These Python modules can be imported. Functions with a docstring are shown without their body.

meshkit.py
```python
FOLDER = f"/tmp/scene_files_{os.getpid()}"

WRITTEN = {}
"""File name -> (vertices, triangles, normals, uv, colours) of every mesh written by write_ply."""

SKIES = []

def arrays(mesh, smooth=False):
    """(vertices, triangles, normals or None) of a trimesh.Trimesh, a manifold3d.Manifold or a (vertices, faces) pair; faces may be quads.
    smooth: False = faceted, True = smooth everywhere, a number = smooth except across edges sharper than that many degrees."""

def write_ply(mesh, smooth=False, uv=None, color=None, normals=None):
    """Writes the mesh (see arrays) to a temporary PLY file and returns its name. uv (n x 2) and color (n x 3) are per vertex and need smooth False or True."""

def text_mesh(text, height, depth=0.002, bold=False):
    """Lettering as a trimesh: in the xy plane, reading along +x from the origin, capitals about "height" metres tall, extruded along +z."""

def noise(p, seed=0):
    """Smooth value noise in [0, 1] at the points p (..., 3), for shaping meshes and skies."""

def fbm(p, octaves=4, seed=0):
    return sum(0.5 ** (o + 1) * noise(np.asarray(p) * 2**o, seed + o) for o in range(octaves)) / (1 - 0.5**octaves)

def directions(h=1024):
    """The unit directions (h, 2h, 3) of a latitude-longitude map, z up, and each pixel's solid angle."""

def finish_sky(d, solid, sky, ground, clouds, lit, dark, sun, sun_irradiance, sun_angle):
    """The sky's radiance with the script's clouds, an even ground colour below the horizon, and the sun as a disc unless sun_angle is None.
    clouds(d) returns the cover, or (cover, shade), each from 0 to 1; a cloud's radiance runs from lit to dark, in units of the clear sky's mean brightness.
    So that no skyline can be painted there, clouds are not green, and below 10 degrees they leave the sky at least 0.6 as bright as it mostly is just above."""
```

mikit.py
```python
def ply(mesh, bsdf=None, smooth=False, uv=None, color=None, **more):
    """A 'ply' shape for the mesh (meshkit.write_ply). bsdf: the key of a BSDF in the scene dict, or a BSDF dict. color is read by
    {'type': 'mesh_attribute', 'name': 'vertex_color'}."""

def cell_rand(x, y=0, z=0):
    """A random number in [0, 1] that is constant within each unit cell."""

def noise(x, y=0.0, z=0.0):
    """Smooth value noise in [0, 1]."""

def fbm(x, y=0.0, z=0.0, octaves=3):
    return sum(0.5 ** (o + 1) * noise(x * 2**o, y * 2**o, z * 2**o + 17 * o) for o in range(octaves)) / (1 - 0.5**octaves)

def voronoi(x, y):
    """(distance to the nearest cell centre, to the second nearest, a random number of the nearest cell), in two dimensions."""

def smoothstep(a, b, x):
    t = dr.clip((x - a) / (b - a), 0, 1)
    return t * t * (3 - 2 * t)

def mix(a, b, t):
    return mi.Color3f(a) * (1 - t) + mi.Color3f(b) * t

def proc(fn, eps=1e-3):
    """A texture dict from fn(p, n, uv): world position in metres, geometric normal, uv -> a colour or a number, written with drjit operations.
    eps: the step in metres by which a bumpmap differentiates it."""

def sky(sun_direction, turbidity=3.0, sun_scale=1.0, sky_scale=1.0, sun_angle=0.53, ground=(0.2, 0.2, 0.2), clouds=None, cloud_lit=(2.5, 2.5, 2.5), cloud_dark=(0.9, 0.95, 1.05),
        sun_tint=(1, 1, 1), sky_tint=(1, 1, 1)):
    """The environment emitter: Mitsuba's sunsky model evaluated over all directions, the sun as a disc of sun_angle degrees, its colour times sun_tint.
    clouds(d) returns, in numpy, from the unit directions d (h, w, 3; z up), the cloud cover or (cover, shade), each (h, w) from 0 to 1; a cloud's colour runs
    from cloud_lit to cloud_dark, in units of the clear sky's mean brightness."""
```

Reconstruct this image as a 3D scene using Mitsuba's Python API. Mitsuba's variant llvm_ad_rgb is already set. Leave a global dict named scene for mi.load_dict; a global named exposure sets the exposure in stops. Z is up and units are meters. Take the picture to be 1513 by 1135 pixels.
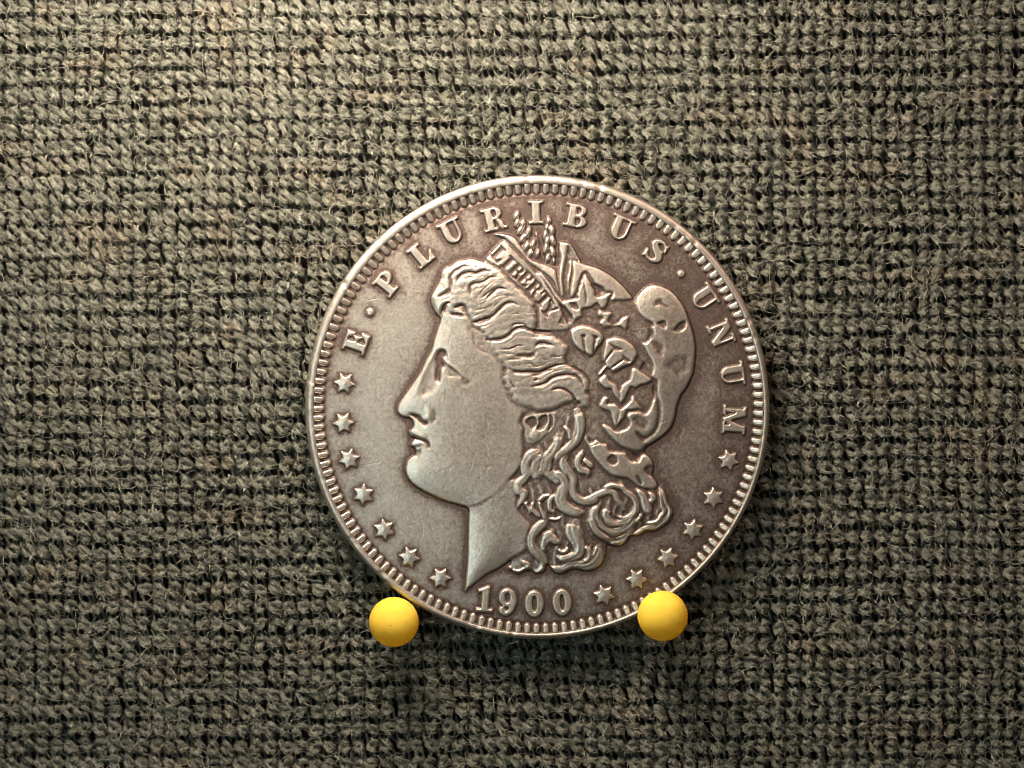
import math, os, numpy as np, mitsuba as mi, drjit as dr, meshkit, mikit, trimesh
from PIL import Image, ImageDraw
from scipy import ndimage
from scipy.spatial import cKDTree
from shapely import affinity
from shapely.geometry import LineString, MultiPoint, Point, Polygon, box
from shapely.ops import unary_union
# A worn silver coin resting on two yellow-headed pins against a knitted cloth. Built in millimetres on the cloth's plane (x right, y up the
# cloth, z off the cloth) and placed in the world in metres with the cloth upright.
SC = 0.001
scene, labels = {'type': 'scene'}, {}
T = mi.ScalarTransform4f


def world(p):
    p = np.asarray(p, float)
    return np.stack([p[..., 0], -p[..., 2], p[..., 1]], -1) * SC


FACE_Z = 2.3                                                # the struck field's height off the cloth, mm
CAM_D = 230.0                                               # lens to coin face, mm
PX = 0.05554                                                # mm per photo pixel on the coin's face
eye, aim = world([0, 0, FACE_Z + CAM_D]), world([0, 0, 0])
scene['camera'] = {'type': 'perspective', 'fov_axis': 'x', 'fov': math.degrees(2 * math.atan(1513 * PX / 2 / CAM_D)), 'near_clip': 0.01, 'far_clip': 20.0,
                   'to_world': T().look_at(origin=eye.tolist(), target=aim.tolist(), up=[0, 0, 1])}
exposure = -0.08


def panel(name, pos, target, w, h, rgb, label):
    """A lit rectangle (a lamp, a window or an added light) that stands at pos, facing target, in mm."""
    scene[name] = {'type': 'rectangle', 'to_world': T().look_at(origin=world(pos).tolist(), target=world(target).tolist(), up=[0.01, 0.02, 1]) @ T().scale([w * SC / 2, h * SC / 2, 1]),
                   'bsdf': {'type': 'diffuse', 'reflectance': {'type': 'rgb', 'value': 0.1}}, 'emitter': {'type': 'area', 'radiance': {'type': 'rgb', 'value': list(rgb)}}}
    labels[name] = {'label': label, 'category': 'lamp'}


panel('added_key_light', (-20, 49, 38), (-6, 14, 0), 50, 30, (31.5, 25.3, 20.0), 'added warm white light panel close above the cloth')  # added key light, held close so that brightness falls off across the cloth
panel('window', (-72, -6, 180), (-14, -5, 0), 60, 104, (2.75, 3.4, 3.3), 'cool daylight window to the left of the cloth')
panel('side_lamp', (95, 112, 105), (20, 30, 0), 60, 60, (6.5, 3.7, 2.8), 'dim pinkish lamp shining from the upper right')
scene['room_light'] = {'type': 'constant', 'radiance': {'type': 'rgb', 'value': [0.008, 0.012, 0.009]}}
# Outlines of the relief in 1/100 mm from the coin's centre (x right, y up; a third number is a stroke's half-width).
SIL = '-803,720 -828,636 -850,570 -865,508 -887,445 -924,379 -953,313 -993,247 -1041,174 -1100,93 -1140,34 -1155,-10 -1151,-47 -1126,-76 -1093,-91 -1056,-94 -1030,-116 -1023,-146 -1038,-179 -1060,-201 -1057,-214 -1049,-240 -1030,-251 -1023,-269 -1045,-302 -1038,-328 -1016,-339 -1005,-361 -1016,-394 -1041,-412 -1071,-441 -1087,-486 -1089,-522 -1078,-566 -1049,-614 -1005,-654 -946,-691 -872,-728 -777,-768 -674,-801 -601,-823 -570,-842 -572,-879 -575,-968 -578,-1070 -580,-1173 -583,-1261 -590,-1357 -596,-1437 -596,-1522 -556,-1492 -500,-1445 -412,-1379 -324,-1335 -266,-1298 -222,-1268 -241,-1324 -204,-1353 -153,-1370 -109,-1347 -64,-1340 -28,-1362 9,-1373 53,-1347 71,-1298 90,-1302 141,-1361 192,-1370 236,-1355 280,-1336 332,-1336 383,-1351 395,-1352 462,-1341 513,-1312 550,-1260 568,-1201 573,-1135 601,-1138 652,-1144 696,-1133 733,-1100 759,-1062 799,-1060 843,-1049 895,-1019 953,-1014 1012,-994 1056,-961 1086,-927 1112,-872 1101,-828 1072,-777 1061,-726 1042,-682 1017,-656 997,-648 984,-608 954,-568 954,-535 959,-498 954,-454 932,-410 896,-381 895,-339 972,-284 1046,-229 1104,-170 1046,-241 1093,-194 1123,-129 1143,-59 1149,-12 1164,35 1187,94 1222,141 1252,194 1275,247 1290,293 1302,399 1305,487 1294,575 1272,656 1250,722 1225,795 1188,861 1144,920 1085,971 1026,1001 960,1013 902,997 850,957 803,901 790,892 753,945 694,1011 636,1062 577,1106 504,1143 430,1169 357,1194 320,1260 276,1334 254,1357 188,1362 171,1341 168,1282 162,1158 161,1163 139,1177 146,1251 150,1324 139,1405 143,1471 117,1497 94,1563 66,1508 47,1434 47,1339 51,1266 66,1192 29,1207 25,1295 22,1339 -11,1448 -19,1405 -15,1324 -44,1376 -96,1478 -119,1546 -147,1559 -184,1607 -191,1567 -177,1471 -147,1405 -125,1339 -155,1368 -184,1398 -250,1423 -316,1426 -364,1416 -279,1379 -294,1365 -433,1214 -439,1201 -483,1212 -535,1223 -601,1215 -660,1204 -704,1168 -762,1142 -792,1105 -803,1054 -817,1017 -843,973 -872,922 -883,885 -872,834 -843,768'
FACE = '-788,753 -770,779 -733,775 -674,768 -630,753 -579,691 -557,636 -527,592 -522,551 -500,485 -433,455 -360,419 -294,353 -279,287 -287,235 -265,162 -235,81 -245,97 -193,31 -135,-13 -120,-64 -142,-130 -113,-182 -120,-248 -113,-350 -120,-431 -142,-505 -359,-735 -417,-768 -483,-805 -570,-827 -601,-822 -674,-800 -777,-767 -872,-726 -946,-690 -1005,-653 -1049,-613 -1076,-566 -1087,-522 -1085,-486 -1069,-441 -1041,-412 -1016,-394 -1005,-361 -1016,-339 -1038,-328 -1044,-302 -1023,-269 -1030,-251 -1049,-240 -1056,-214 -1058,-201 -1038,-179 -1023,-146 -1030,-116 -1056,-94 -1093,-89 -1126,-74 -1150,-47 -1154,-10 -1139,34 -1098,93 -1040,174 -992,247 -952,313 -922,379 -886,445 -864,508 -849,570 -827,636'
TEMPLE = '-777,797 -718,834 -630,812 -527,709 -507,654 -375,602 -301,573 -228,455 -257,309 -213,162 -208,119 -76,-20 -113,-64 -171,-116 -245,-13 -318,119 -338,199 -411,382 -522,441 -557,592 -674,731 -755,753'
NECK = '-570,-805 -483,-757 -417,-713 -359,-662 -189,-584 -175,-679 -160,-745 -160,-833 -109,-907 -50,-966 -64,-1024 -79,-1083 -83,-1171 -82,-1166 -119,-1199 -178,-1228 -222,-1257 -266,-1294 -324,-1331 -412,-1375 -500,-1441 -556,-1489 -593,-1514 -594,-1437 -589,-1357 -581,-1261 -578,-1173 -576,-1070 -574,-968 -571,-879'
MANE = '-32,-328 115,-240 174,-152 232,-79 306,-42 364,-64 386,-182 350,-328 386,-402 452,-468 411,-491 411,-652 609,-623 778,-667 837,-740 896,-667 1028,-667 1086,-814 1086,-902 954,-997 778,-1048 602,-1078 361,-1067 501,-1155 493,-1273 398,-1324 214,-1339 112,-1302 82,-1185 53,-1273 9,-1346 -50,-1273 -64,-1126 -35,-1023 -57,-935 -160,-825 -189,-759 -189,-643 -116,-569 -101,-466 -113,-468 -76,-380'
HAIR = '-803,724 -843,769 -871,834 -881,885 -871,922 -842,973 -816,1017 -801,1054 -790,1105 -761,1142 -704,1166 -660,1203 -601,1214 -535,1221 -483,1210 -439,1199 -433,1211 -375,1177 -301,1133 -213,1042 -110,954 -15,855 -15,815 3,778 7,712 3,654 -8,613 51,602 110,595 176,573 234,529 268,485 249,433 242,367 292,344 336,308 380,271 417,234 435,190 439,154 424,124 446,80 446,43 424,-8 379,-13 328,17 276,22 225,11 174,-17 115,-38 56,-44 -3,-48 -47,-24 -113,-17 -193,40 -245,113 -282,200 -263,162 -293,235 -278,287 -287,338 -331,411 -356,455 -382,522 -426,573 -492,624 -522,632 -513,636 -542,680 -593,760 -608,812 -645,812 -689,786 -748,786 -766,793'
EAR = '-105,-79 -10,-53 85,-46 152,-35 163,-64 159,-116 130,-189 56,-251 -3,-295 -54,-312 -91,-288 -113,-248 -109,-182 -127,-130'
BAND = '-433,1214 -294,1365 -206,1302 -140,1236 -52,1148 22,1060 58,979 110,891 168,811 205,800 212,749 183,690 242,676 256,632 124,621 22,628 11,712 11,786 7,840 -110,957 -213,1045 -301,1141'
BANDHOLE = '176,844 227,815 279,749 275,712 256,683 227,720 198,778'
CAPF = '291,1194 357,1190 430,1166 504,1141 577,1104 636,1060 694,1009 753,943 788,890 738,871 658,870 599,871 614,934 562,945 540,974 474,1004 423,1084 385,1100 357,1048 327,945 287,890 263,926 287,1084'
CAPB = '795,846 810,904 850,955 902,995 960,1011 1026,998 1085,969 1144,918 1188,859 1225,793 1249,719 1271,653 1292,573 1303,485 1300,399 1291,341 1274,247 1250,194 1221,141 1186,94 1162,35 1147,-12 1140,-59 1121,-129 1092,-194 1045,-241 986,-282 929,-317 891,-332 855,-368 781,-367 708,-345 657,-313 605,-266 554,-207 524,-155 554,-137 613,-166 649,-192 723,-170 745,-126 723,-82 752,-38 840,-31 891,-45 943,65 972,190 957,219 921,241 923,256 938,344 879,454 850,543 887,531 938,604 924,645 938,678 865,718 812,784'
CAPL = '385,-244 407,-229 436,-284 480,-260 524,-288 576,-302 598,-354 664,-361 723,-368 752,-412 781,-438 825,-423 855,-390 899,-382 943,-427 960,-471 957,-491 918,-494 892,-516 910,-542 954,-568 982,-608 995,-650 969,-676 910,-684 852,-669 800,-643 734,-596 661,-585 609,-570 565,-541 514,-489 477,-447 433,-388 411,-329 382,-270'
LEAVES = [
    '-364,1416 -316,1425 -250,1423 -184,1396 -155,1360 -110,1288 -74,1229 -22,1200 51,1177 124,1148 157,1119 168,1060 179,979 187,921 161,950 132,1023 80,1075 7,1126 -66,1177 -110,1229 -169,1288 -228,1346 -279,1382',
    '173,1349 192,1360 261,1351 272,1330 254,1304 243,1224 225,1136 214,1040 221,908 195,912 184,952 170,1026 173,1136 188,1231 171,1290',
    '261,1198 287,1193 287,1143 276,1040 261,937 250,901 247,952 234,1040 254,1099 261,1158',
    '386,1095 368,1048 353,1029 349,1004 331,967 327,937 316,915 324,893 283,882 225,875 203,857 232,805 276,754 287,710 287,681 327,717 372,739 368,791 401,805 445,813 489,842 511,813 548,798 577,842 592,893 614,934 562,926 511,907 478,914 467,959 449,989 441,1018 423,1055',
    '504,798 548,783 614,776 599,732 584,703 621,673 665,695 694,732 753,750 750,710 738,651 720,618 698,644 650,662 592,648 540,644 504,688 533,728 489,743',
    '497,205 519,242 563,271 585,227 622,201 651,183 673,139 688,176 725,205 754,227 769,308 806,321 850,293 894,264 945,220 894,183 850,176 806,146 769,161 754,124 739,102 725,65 688,21 659,51 633,80 622,95 607,124 600,146 556,146 527,168',
    '510,35 546,87 590,72 576,28 642,28 671,-1 693,-9 752,43 781,101 811,57 840,13 884,-38 840,-20 781,-31 737,-38 723,-82 686,-126 642,-177 613,-126 598,-75 590,-45 554,-31 506,-1',
    '-11,1445 7,1412 25,1324 25,1295 7,1339 -19,1405',
]
LEAFHOLE = [
    '276,846 313,842 327,805 291,820',
]
VEINS = [
    '386,1070,8.8 386,982,8.8 401,893,8.8 394,827,8.8',
    '673,51,7.3 675,102,7.3 672,146,7.3',
    '646,-155,7.3 664,-82,7.3 671,-23,7.3',
    '511,673,7.3 562,659,7.3 621,666,7.3',
]
COTTON = [
    '266,609 292,645 350,670 417,667 475,649 527,612 549,565 534,521 490,469 468,432 439,410 402,425 350,454 306,491 273,550',
    '556,543 600,567 659,576 717,561 769,528 813,477 828,432 806,381 776,344 717,322 659,293 622,282 578,311 549,344 527,388 534,454',
]
COTG = [
    '380,572,19.1 378,543,10.3 384,491,10.3 395,432,8.8',
    '479,572,19.1 474,543,10.3 464,491,10.3 457,436,8.8',
    '629,473,11.7 585,418,10.3 541,355,8.8',
    '710,392,11.7 644,344,10.3 593,308,10.3',
]
COTP = [
    '354,590 402,592 380,554',
    '446,592 505,572 475,550',
    '578,532 622,510 706,469 651,458 615,484',
    '692,432 732,403 773,374 739,361 706,385',
]
STEMS = [
    '563,330,11.7 512,267,10.3',
    '269,1330,9.5 305,1275,10.3 349,1198,9.5',
    '29,1093,10.3 102,994,11.7 161,899,11.7 220,836,11.7',
    '7,1089,11.7 66,987,13.2 124,891,14.7 183,803,14.7',
]
CAPFP = [
    '445,1011 511,996 540,967 548,937 504,923 478,945',
]
LK = [
    '328,-46,35.2 346,-116,42.6 339,-204,42.6 306,-284,38.2 247,-343,32.3 174,-394,27.9 152,-453,19.1',
    '225,-167,11.7 262,-211,19.1 265,-270,16.1',
    '174,-233,29.4 166,-299,38.2 122,-372,42.6 78,-431,45.5 74,-505,42.6 53,-518,38.2 112,-566,32.3 163,-613,26.4 178,-650,17.6',
    '12,-372,29.4 -54,-402,42.6 -98,-468,38.2 -102,-534,33.8 -94,-481,35.2 -79,-540,30.8 -116,-595,32.3 -156,-635,35.2 -149,-687,36.7 -112,-709,33.8 -123,-753,26.4 -149,-797,19.1 -160,-826,8.8',
    '27,-387,36.7 -10,-453,45.5 -39,-527,40.4 -20,-533,36.7 -9,-595,32.3',
    '56,-417,33 27,-490,38.2 12,-563,33',
    '137,-527,14.7 141,-536,25 196,-577,33.8 225,-632,35.2 207,-690,45.5 192,-753,52.8 214,-811,49.9 280,-852,42.6 339,-866,35.2 365,-863,22',
    '254,-380,22 214,-431,33.8 210,-483,33.8 240,-534,32.3 214,-466,32.3 258,-533,33.8 294,-595,32.3 286,-665,32.3 303,-727,32.3 347,-764,32.3 405,-778,30.8 471,-759,30.8 389,-773,29.4 433,-759,29.4 499,-722,27.9 573,-696,27.9 624,-707,25 657,-766,22 694,-810,22 708,-839,16.1',
    '368,-372,19.1 328,-453,29.4 350,-512,29.4 361,-518,29.4 405,-533,26.4 413,-566,14.7',
    '379,-431,17.6 430,-475,22 452,-497,10.3',
    '683,-623,14.7 719,-689,23.5 771,-726,25 808,-784,26.4 808,-850,27.9 767,-898,26.4 712,-916,19.1 653,-894,13.2',
    '551,-663,14.7 609,-645,19.1 675,-656,19.1 719,-682,13.2',
    '503,-810,19.1 463,-872,38.2 477,-946,45.5 536,-1004,48.4 617,-1041,45.5 697,-1026,41.1 756,-975,36.7 800,-916,29.4',
    '576,-836,29.4 562,-894,39.6 595,-953,41.1 653,-975,41.1 719,-953,38.2 785,-902,25',
    '422,-920,13.2 463,-993,26.4 521,-1052,29.4 595,-1085,26.4',
    '601,-1117,19.1 667,-1119,25 711,-1091,26.4 744,-1047,25 785,-989,22',
    '819,-682,17.6 859,-726,29.4 881,-784,35.2 903,-843,36.7 918,-880,22',
    '918,-704,13.2 947,-748,25 925,-784,22',
    '1013,-667,17.6 1031,-711,29.4 1057,-770,29.4 1083,-821,27.9 1090,-872,26.4 1064,-924,29.4 1013,-957,29.4 969,-993,27.9 896,-1001,25 837,-1030,23.5 782,-1052,11.7',
    '998,-704,7.3 1013,-762,10.3 1020,-814,16.1 1039,-858,17.6 1013,-902,17.6 976,-946,17.6 903,-953,10.3',
    '852,-880,17.6 837,-916,16.1 800,-946,10.3',
    '303,-957,51.4 295,-1023,66.1 321,-1096,55.8 343,-1155,48.4 328,-1210,41.1 266,-1237,33.8 207,-1247,29.4 170,-1229,14.7',
    '240,-1152,10.3 244,-1177,14.7 207,-1192,17.6 174,-1170,8.8',
    '101,-1313,10.3 156,-1335,29.4 214,-1335,30.8 258,-1306,32.3 325,-1295,30.8 398,-1302,36.7 464,-1280,39.6 501,-1221,36.7 508,-1148,22',
    '391,-1141,8.8 424,-1185,22 420,-1243,19.1 376,-1273,14.7',
    '486,-1148,11.7 471,-1207,19.1 435,-1258,17.6 383,-1295,11.7',
    '82,-922,13.2 46,-957,33.8 -6,-1001,36.7 -46,-1060,33.8 -50,-1118,36.7 -28,-1170,41.1 16,-1214,42.6 49,-1265,33.8 42,-1324,26.4 -6,-1357,16.1',
    '13,-782,10.3 31,-848,14.7 68,-922,19.1',
    '9,-771,11.7 53,-738,17.6 104,-723,10.3',
    '112,-1027,29.4 75,-1074,44 46,-1133,33.8 60,-1188,8.8',
    '97,-1060,36.7 141,-1096,33.8 181,-1118,11.7',
    '-204,-1339,11.7 -160,-1356,16.1 -116,-1335,14.7 -79,-1302,20.6 -109,-1280,19.1 -127,-1262,11.7',
    '-87,-1302,25 -72,-1324,20.6',
    '-237,-1320,14.7 -219,-1324,13.2',
    '141,-723,14.7 101,-775,23.5 104,-837,20.6 141,-870,10.3',
    '104,-918,7.3 156,-922,10.3 192,-907,5.9',
    '-35,-782,10.3 -42,-833,19.1 -6,-877,19.1 24,-907,10.3',
    '-94,-782,14.7 -87,-804,11.7',
    '-116,-775,5.9 -72,-833,11.7 -57,-877,7.3',
]
EARR = [
    '-61,-240,29.4 -25,-233,45.5 5,-255,33.8',
]
GR = [
    ('-660,1021,10.3 -645,1061,11.7 -608,1091,11.7 -557,1104,11 -498,1098,10.3 -447,1118,9.5 -388,1111,5.9', 0.22),
    ('-711,959,11.7 -711,1032,14.7 -717,1061,13.2 -682,1109,13.2 -638,1136,13.2 -601,1155,10.3 -542,1146,4.4', 0.14),
    ('-821,900,7.3 -770,922,16.1 -733,944,19.1 -718,973,11.7', 0.17),
    ('-777,771,11.7 -768,812,11.7 -748,845,10.3 -715,854,5.9', 0.26),
    ('-549,918,13.2 -553,981,13.2 -520,1010,13.2 -476,1017,11.7 -439,1028,10.3 -410,1047,10.3 -382,1064,9.5 -327,1066,5.1', 0.16),
    ('-454,892,7.3 -410,929,10.3 -381,951,10.3 -351,977,7.3', 0.09),
    ('-520,790,5.9 -461,801,5.9 -410,815,7.3 -373,845,5.9', 0.07),
    ('-527,698,5.9 -469,691,10.3 -425,709,11 -392,732,10.3 -507,696,9.5 -448,701,9.5 -404,723,9.5 -353,756,9.5 -309,800,10.3 -265,841,10.3 -213,855,10.3 -155,837,5.1', 0.26),
    ('-419,877,5.9 -389,917,10.3 -360,939,11.7 -338,965,11.7 -301,973,11 -250,966,4.4', 0.19),
    ('-210,755,2.9 -169,765,5.1 -140,760,2.9', 0.08),
    ('-411,551,14.7 -331,551,13.2 -272,564,11.7 -228,595,10.3 -199,624,9.5 -162,643,10.3 -110,651,11 -66,633,10.3 -8,618,10.3 51,613,11.7 110,610,8.8', 0.27),
    ('-213,650,4.4 -191,674,6.6 -147,681,8.1 -110,678,7.3 -77,654,3.7', 0.14),
    ('-301,472,5.9 -228,474,8.1 -191,489,7.3 -155,503,6.6 -103,498,4.4', 0.13),
    ('-294,437,3.7 -213,435,5.1 -155,426,2.9', 0.06),
    ('-257,389,5.1 -191,391,6.6 -118,391,5.9', 0.08),
    ('-177,415,13.2 -110,419,17.6 -52,419,19.1 -11,452,13.2', 0.12),
    ('-15,496,10.3 14,520,14.7 66,520,13.9 135,505,7.3', 0.2),
    ('110,417,3.7 168,411,5.9 220,426,3.7', 0.09),
    ('-235,317,8.8 -184,290,13.2 -125,283,11.7 -66,285,13.2 -8,283,14.7 51,298,13.2 110,323,11 168,342,9.5 249,354,6.6', 0.2),
    ('-66,256,5.9 7,263,11.7 66,293,8.8 139,309,5.9', 0.14),
    ('-22,217,10.3 7,232,8.8', 0.12),
    ('-44,169,5.1 22,180,8.8 66,195,11 110,229,12.5 161,250,12.5 220,261,12.5 256,265,11.7 312,256,11 299,262,13.2 336,240,13.2 365,198,10.3 387,157,5.9', 0.2),
    ('106,135,5.1 161,151,9.5 212,147,9.5 256,122,9.5 293,92,9.5 291,90,10.3 309,53,11 331,20,7.3', 0.2),
    ('-47,167,2.9 12,178,5.9 71,199,7.3 115,218,5.9', 0.08),
    ('335,50,7.3 342,17,5.9', 0.15),
    ('255,344,5.1 314,315,6.6 365,286,6.6 409,242,7.3 431,198,7.3 424,161,4.4', 0.12),
    ('-221,221,5.9 -206,184,8.8 -177,151,5.9', 0.08),
    ('-674,1157,4.4 -630,1171,5.9 -586,1182,3.7', 0.05),
    ('-777,1032,4.4 -762,1061,5.9 -733,1098,4.4', 0.05),
    ('-110,588,3.7 -52,573,5.9 22,573,3.7', 0.05),
    ('-110,353,3.7 -52,356,5.1 -8,331,5.1 22,338,2.9', 0.07),
    ('7,389,3.7 66,389,3.7 124,367,3.7', 0.05),
    ('-477,913,3.7 -448,957,6.6 -411,994,5.1', 0.06),
    ('-353,884,3.7 -301,913,5.9 -228,913,5.9 -177,895,3.7', 0.07),
    ('-623,973,5.9 -601,959,4.4', 0.05),
    ('-682,812,5.9 -638,826,11.7 -601,834,7.3', 0.14),
    ('-711,760,11.7 -645,753,16.1 -601,742,10.3', 0.16),
]
LGR = [
    ('524,-893,5.9 550,-959,10.3 601,-990,9.5 667,-983,8.8 733,-959,4.4', 0.08),
    ('469,-908,5.9 498,-981,9.5 550,-1033,9.5 616,-1071,10.3 674,-1056,9.5 740,-1014,5.9', 0.1),
    ('590,-871,5.9 623,-908,6.6 689,-924,3.7', 0.06),
    ('361,-1295,4.4 420,-1273,7.3 471,-1221,6.6 508,-1170,3.7', 0.06),
    ('280,-964,3.7 277,-1008,5.9 288,-1052,2.9', 0.05),
    ('325,-964,3.7 328,-1008,5.9', 0.05),
    ('207,-731,5.1 214,-789,5.9 258,-826,3.7', 0.05),
    ('170,-745,4.4 178,-789,5.9', 0.05),
    ('-6,-1060,4.4 -6,-1126,5.9 31,-1192,4.4', 0.05),
    ('-47,-431,4.4 -61,-505,6.6', 0.06),
    ('34,-431,4.4 12,-519,6.6', 0.06),
    ('328,-116,4.4 320,-211,5.9 276,-284,4.4', 0.05),
    ('1057,-784,3.7 1072,-843,5.1 1057,-894,3.7', 0.05),
    ('325,-1280,4.4 288,-1317,4.4', 0.04),
    ('16,-1148,7.3 24,-1082,8.8 53,-1023,8.8 112,-1008,5.9', 0.14),
]
FR = [
    ('-777,397,8.8 -711,346,11.7 -645,291,10.3 -593,247,8.8 -535,214,5.9', 0.06),
    ('-843,453,10.3 -902,342,17.6 -953,240,22 -997,144,25 -1041,64,26.4', 0.035),
    ('-902,-3,26.4 -891,-61,33.8 -913,-102,22', 0.06),
    ('-1056,-199,13.2 -1005,-207,23.5 -938,-240,20.6 -902,-262,8.8', 0.07),
    ('-1038,-309,19.1 -990,-301,23.5 -938,-291,13.2', 0.08),
    ('-737,460,10.3 -715,394,14.7 -682,342,8.8', 0.05),
]
FG = [
    ('-740,342,8.8 -660,285,10.3 -601,240,8.8', 0.09),
    ('-748,405,5.9 -711,372,8.8 -674,342,5.9', 0.05),
    ('-872,-346,7.3 -836,-379,5.9 -792,-416,3.7', 0.04),
    ('-847,-17,8.8 -839,-83,11.7 -872,-142,10.3', 0.06),
    ('-557,-814,5.9 -483,-805,10.3 -425,-773,11.7 -392,-750,10.3 -359,-731,5.9', 0.035),
    ('-447,-489,2.9 -403,-487,4.4 -355,-469,2.9', 0.04),
    ('-454,-526,3.7 -395,-528,3.7', 0.02),
]
CAPBP = [
    ('957,868 990,887 1026,889 1045,854 1078,828 1060,810 1012,824 960,821', 0.1, 0.16),
    ('1115,626 1144,674 1188,707 1225,698 1210,634 1159,610', 0.2, 0.14),
    ('975,684 1004,702 1049,707 1060,663 1045,639 990,669', 0.22, 0.12),
    ('924,648 960,590 1019,531 1045,487 1019,406 960,457 902,538', 0.16, 0.3),
    ('1029,335 1093,282 1146,230 1187,252 1246,305 1252,376 1222,429 1105,417', 0.1, 0.3),
    ('965,182 1009,65 1024,-23 1016,-126 979,-214 921,-262 858,-296 800,-229 818,-192 891,-229 950,-170 972,-67 961,50 935,145', 0.22, 0.25),
    ('759,-97 825,-53 891,-82 921,-133 891,-185 840,-185 796,-155', 0.12, 0.25),
    ('835,308 879,374 908,315 923,271 879,278', 0.15, 0.15),
]
CAPLP = [
    ('573,-425 609,-388 653,-410 657,-461 624,-483 580,-461', 0.16, 0.1),
    ('808,-557 837,-571 866,-630 844,-645 815,-601', 0.12, 0.1),
    ('774,-381 844,-395 837,-461 808,-447', 0.14, 0.12),
    ('407,-244 473,-273 510,-302 458,-332 422,-302', 0.06, 0.2),
]
EYE = [
    ('-828,453 -792,478 -755,469 -743,427 -766,386 -755,342 -781,284 -788,240 -806,196 -836,218 -839,284 -834,342 -843,401', 0.2, 0.26),
    ('-777,375 -718,328 -660,276 -630,240 -682,240 -740,247 -773,276', 0.06, 0.22),
    ('-924,284 -850,401 -799,372 -806,181 -880,93 -968,93', 0.09, 0.5),
    ('-623,240 -579,251 -538,207 -571,170 -615,185', 0.05, 0.24),
    ('-1060,-61 -1012,-56 -960,-74 -938,-109 -891,-124 -924,-165 -968,-131 -1016,-91', 0.14, 0.12),
    ('-1019,-235 -968,-257 -909,-269 -881,-309 -894,-350 -920,-306 -975,-280 -1023,-269', 0.15, 0.12),
    ('-1016,-394 -996,-361 -946,-350 -975,-405 -1005,-419', 0.09, 0.2),
]
EARF = [
    ('-98,-116 -47,-79 -10,-94 -3,-152 -39,-182 -76,-152', 0.14, 0.12),
    ('12,-94 71,-64 85,-116 41,-189 -10,-182 12,-138', 0.16, 0.1),
    ('100,-64 122,-79 130,-152 85,-204 100,-138', 0.1, 0.06),
]
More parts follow.
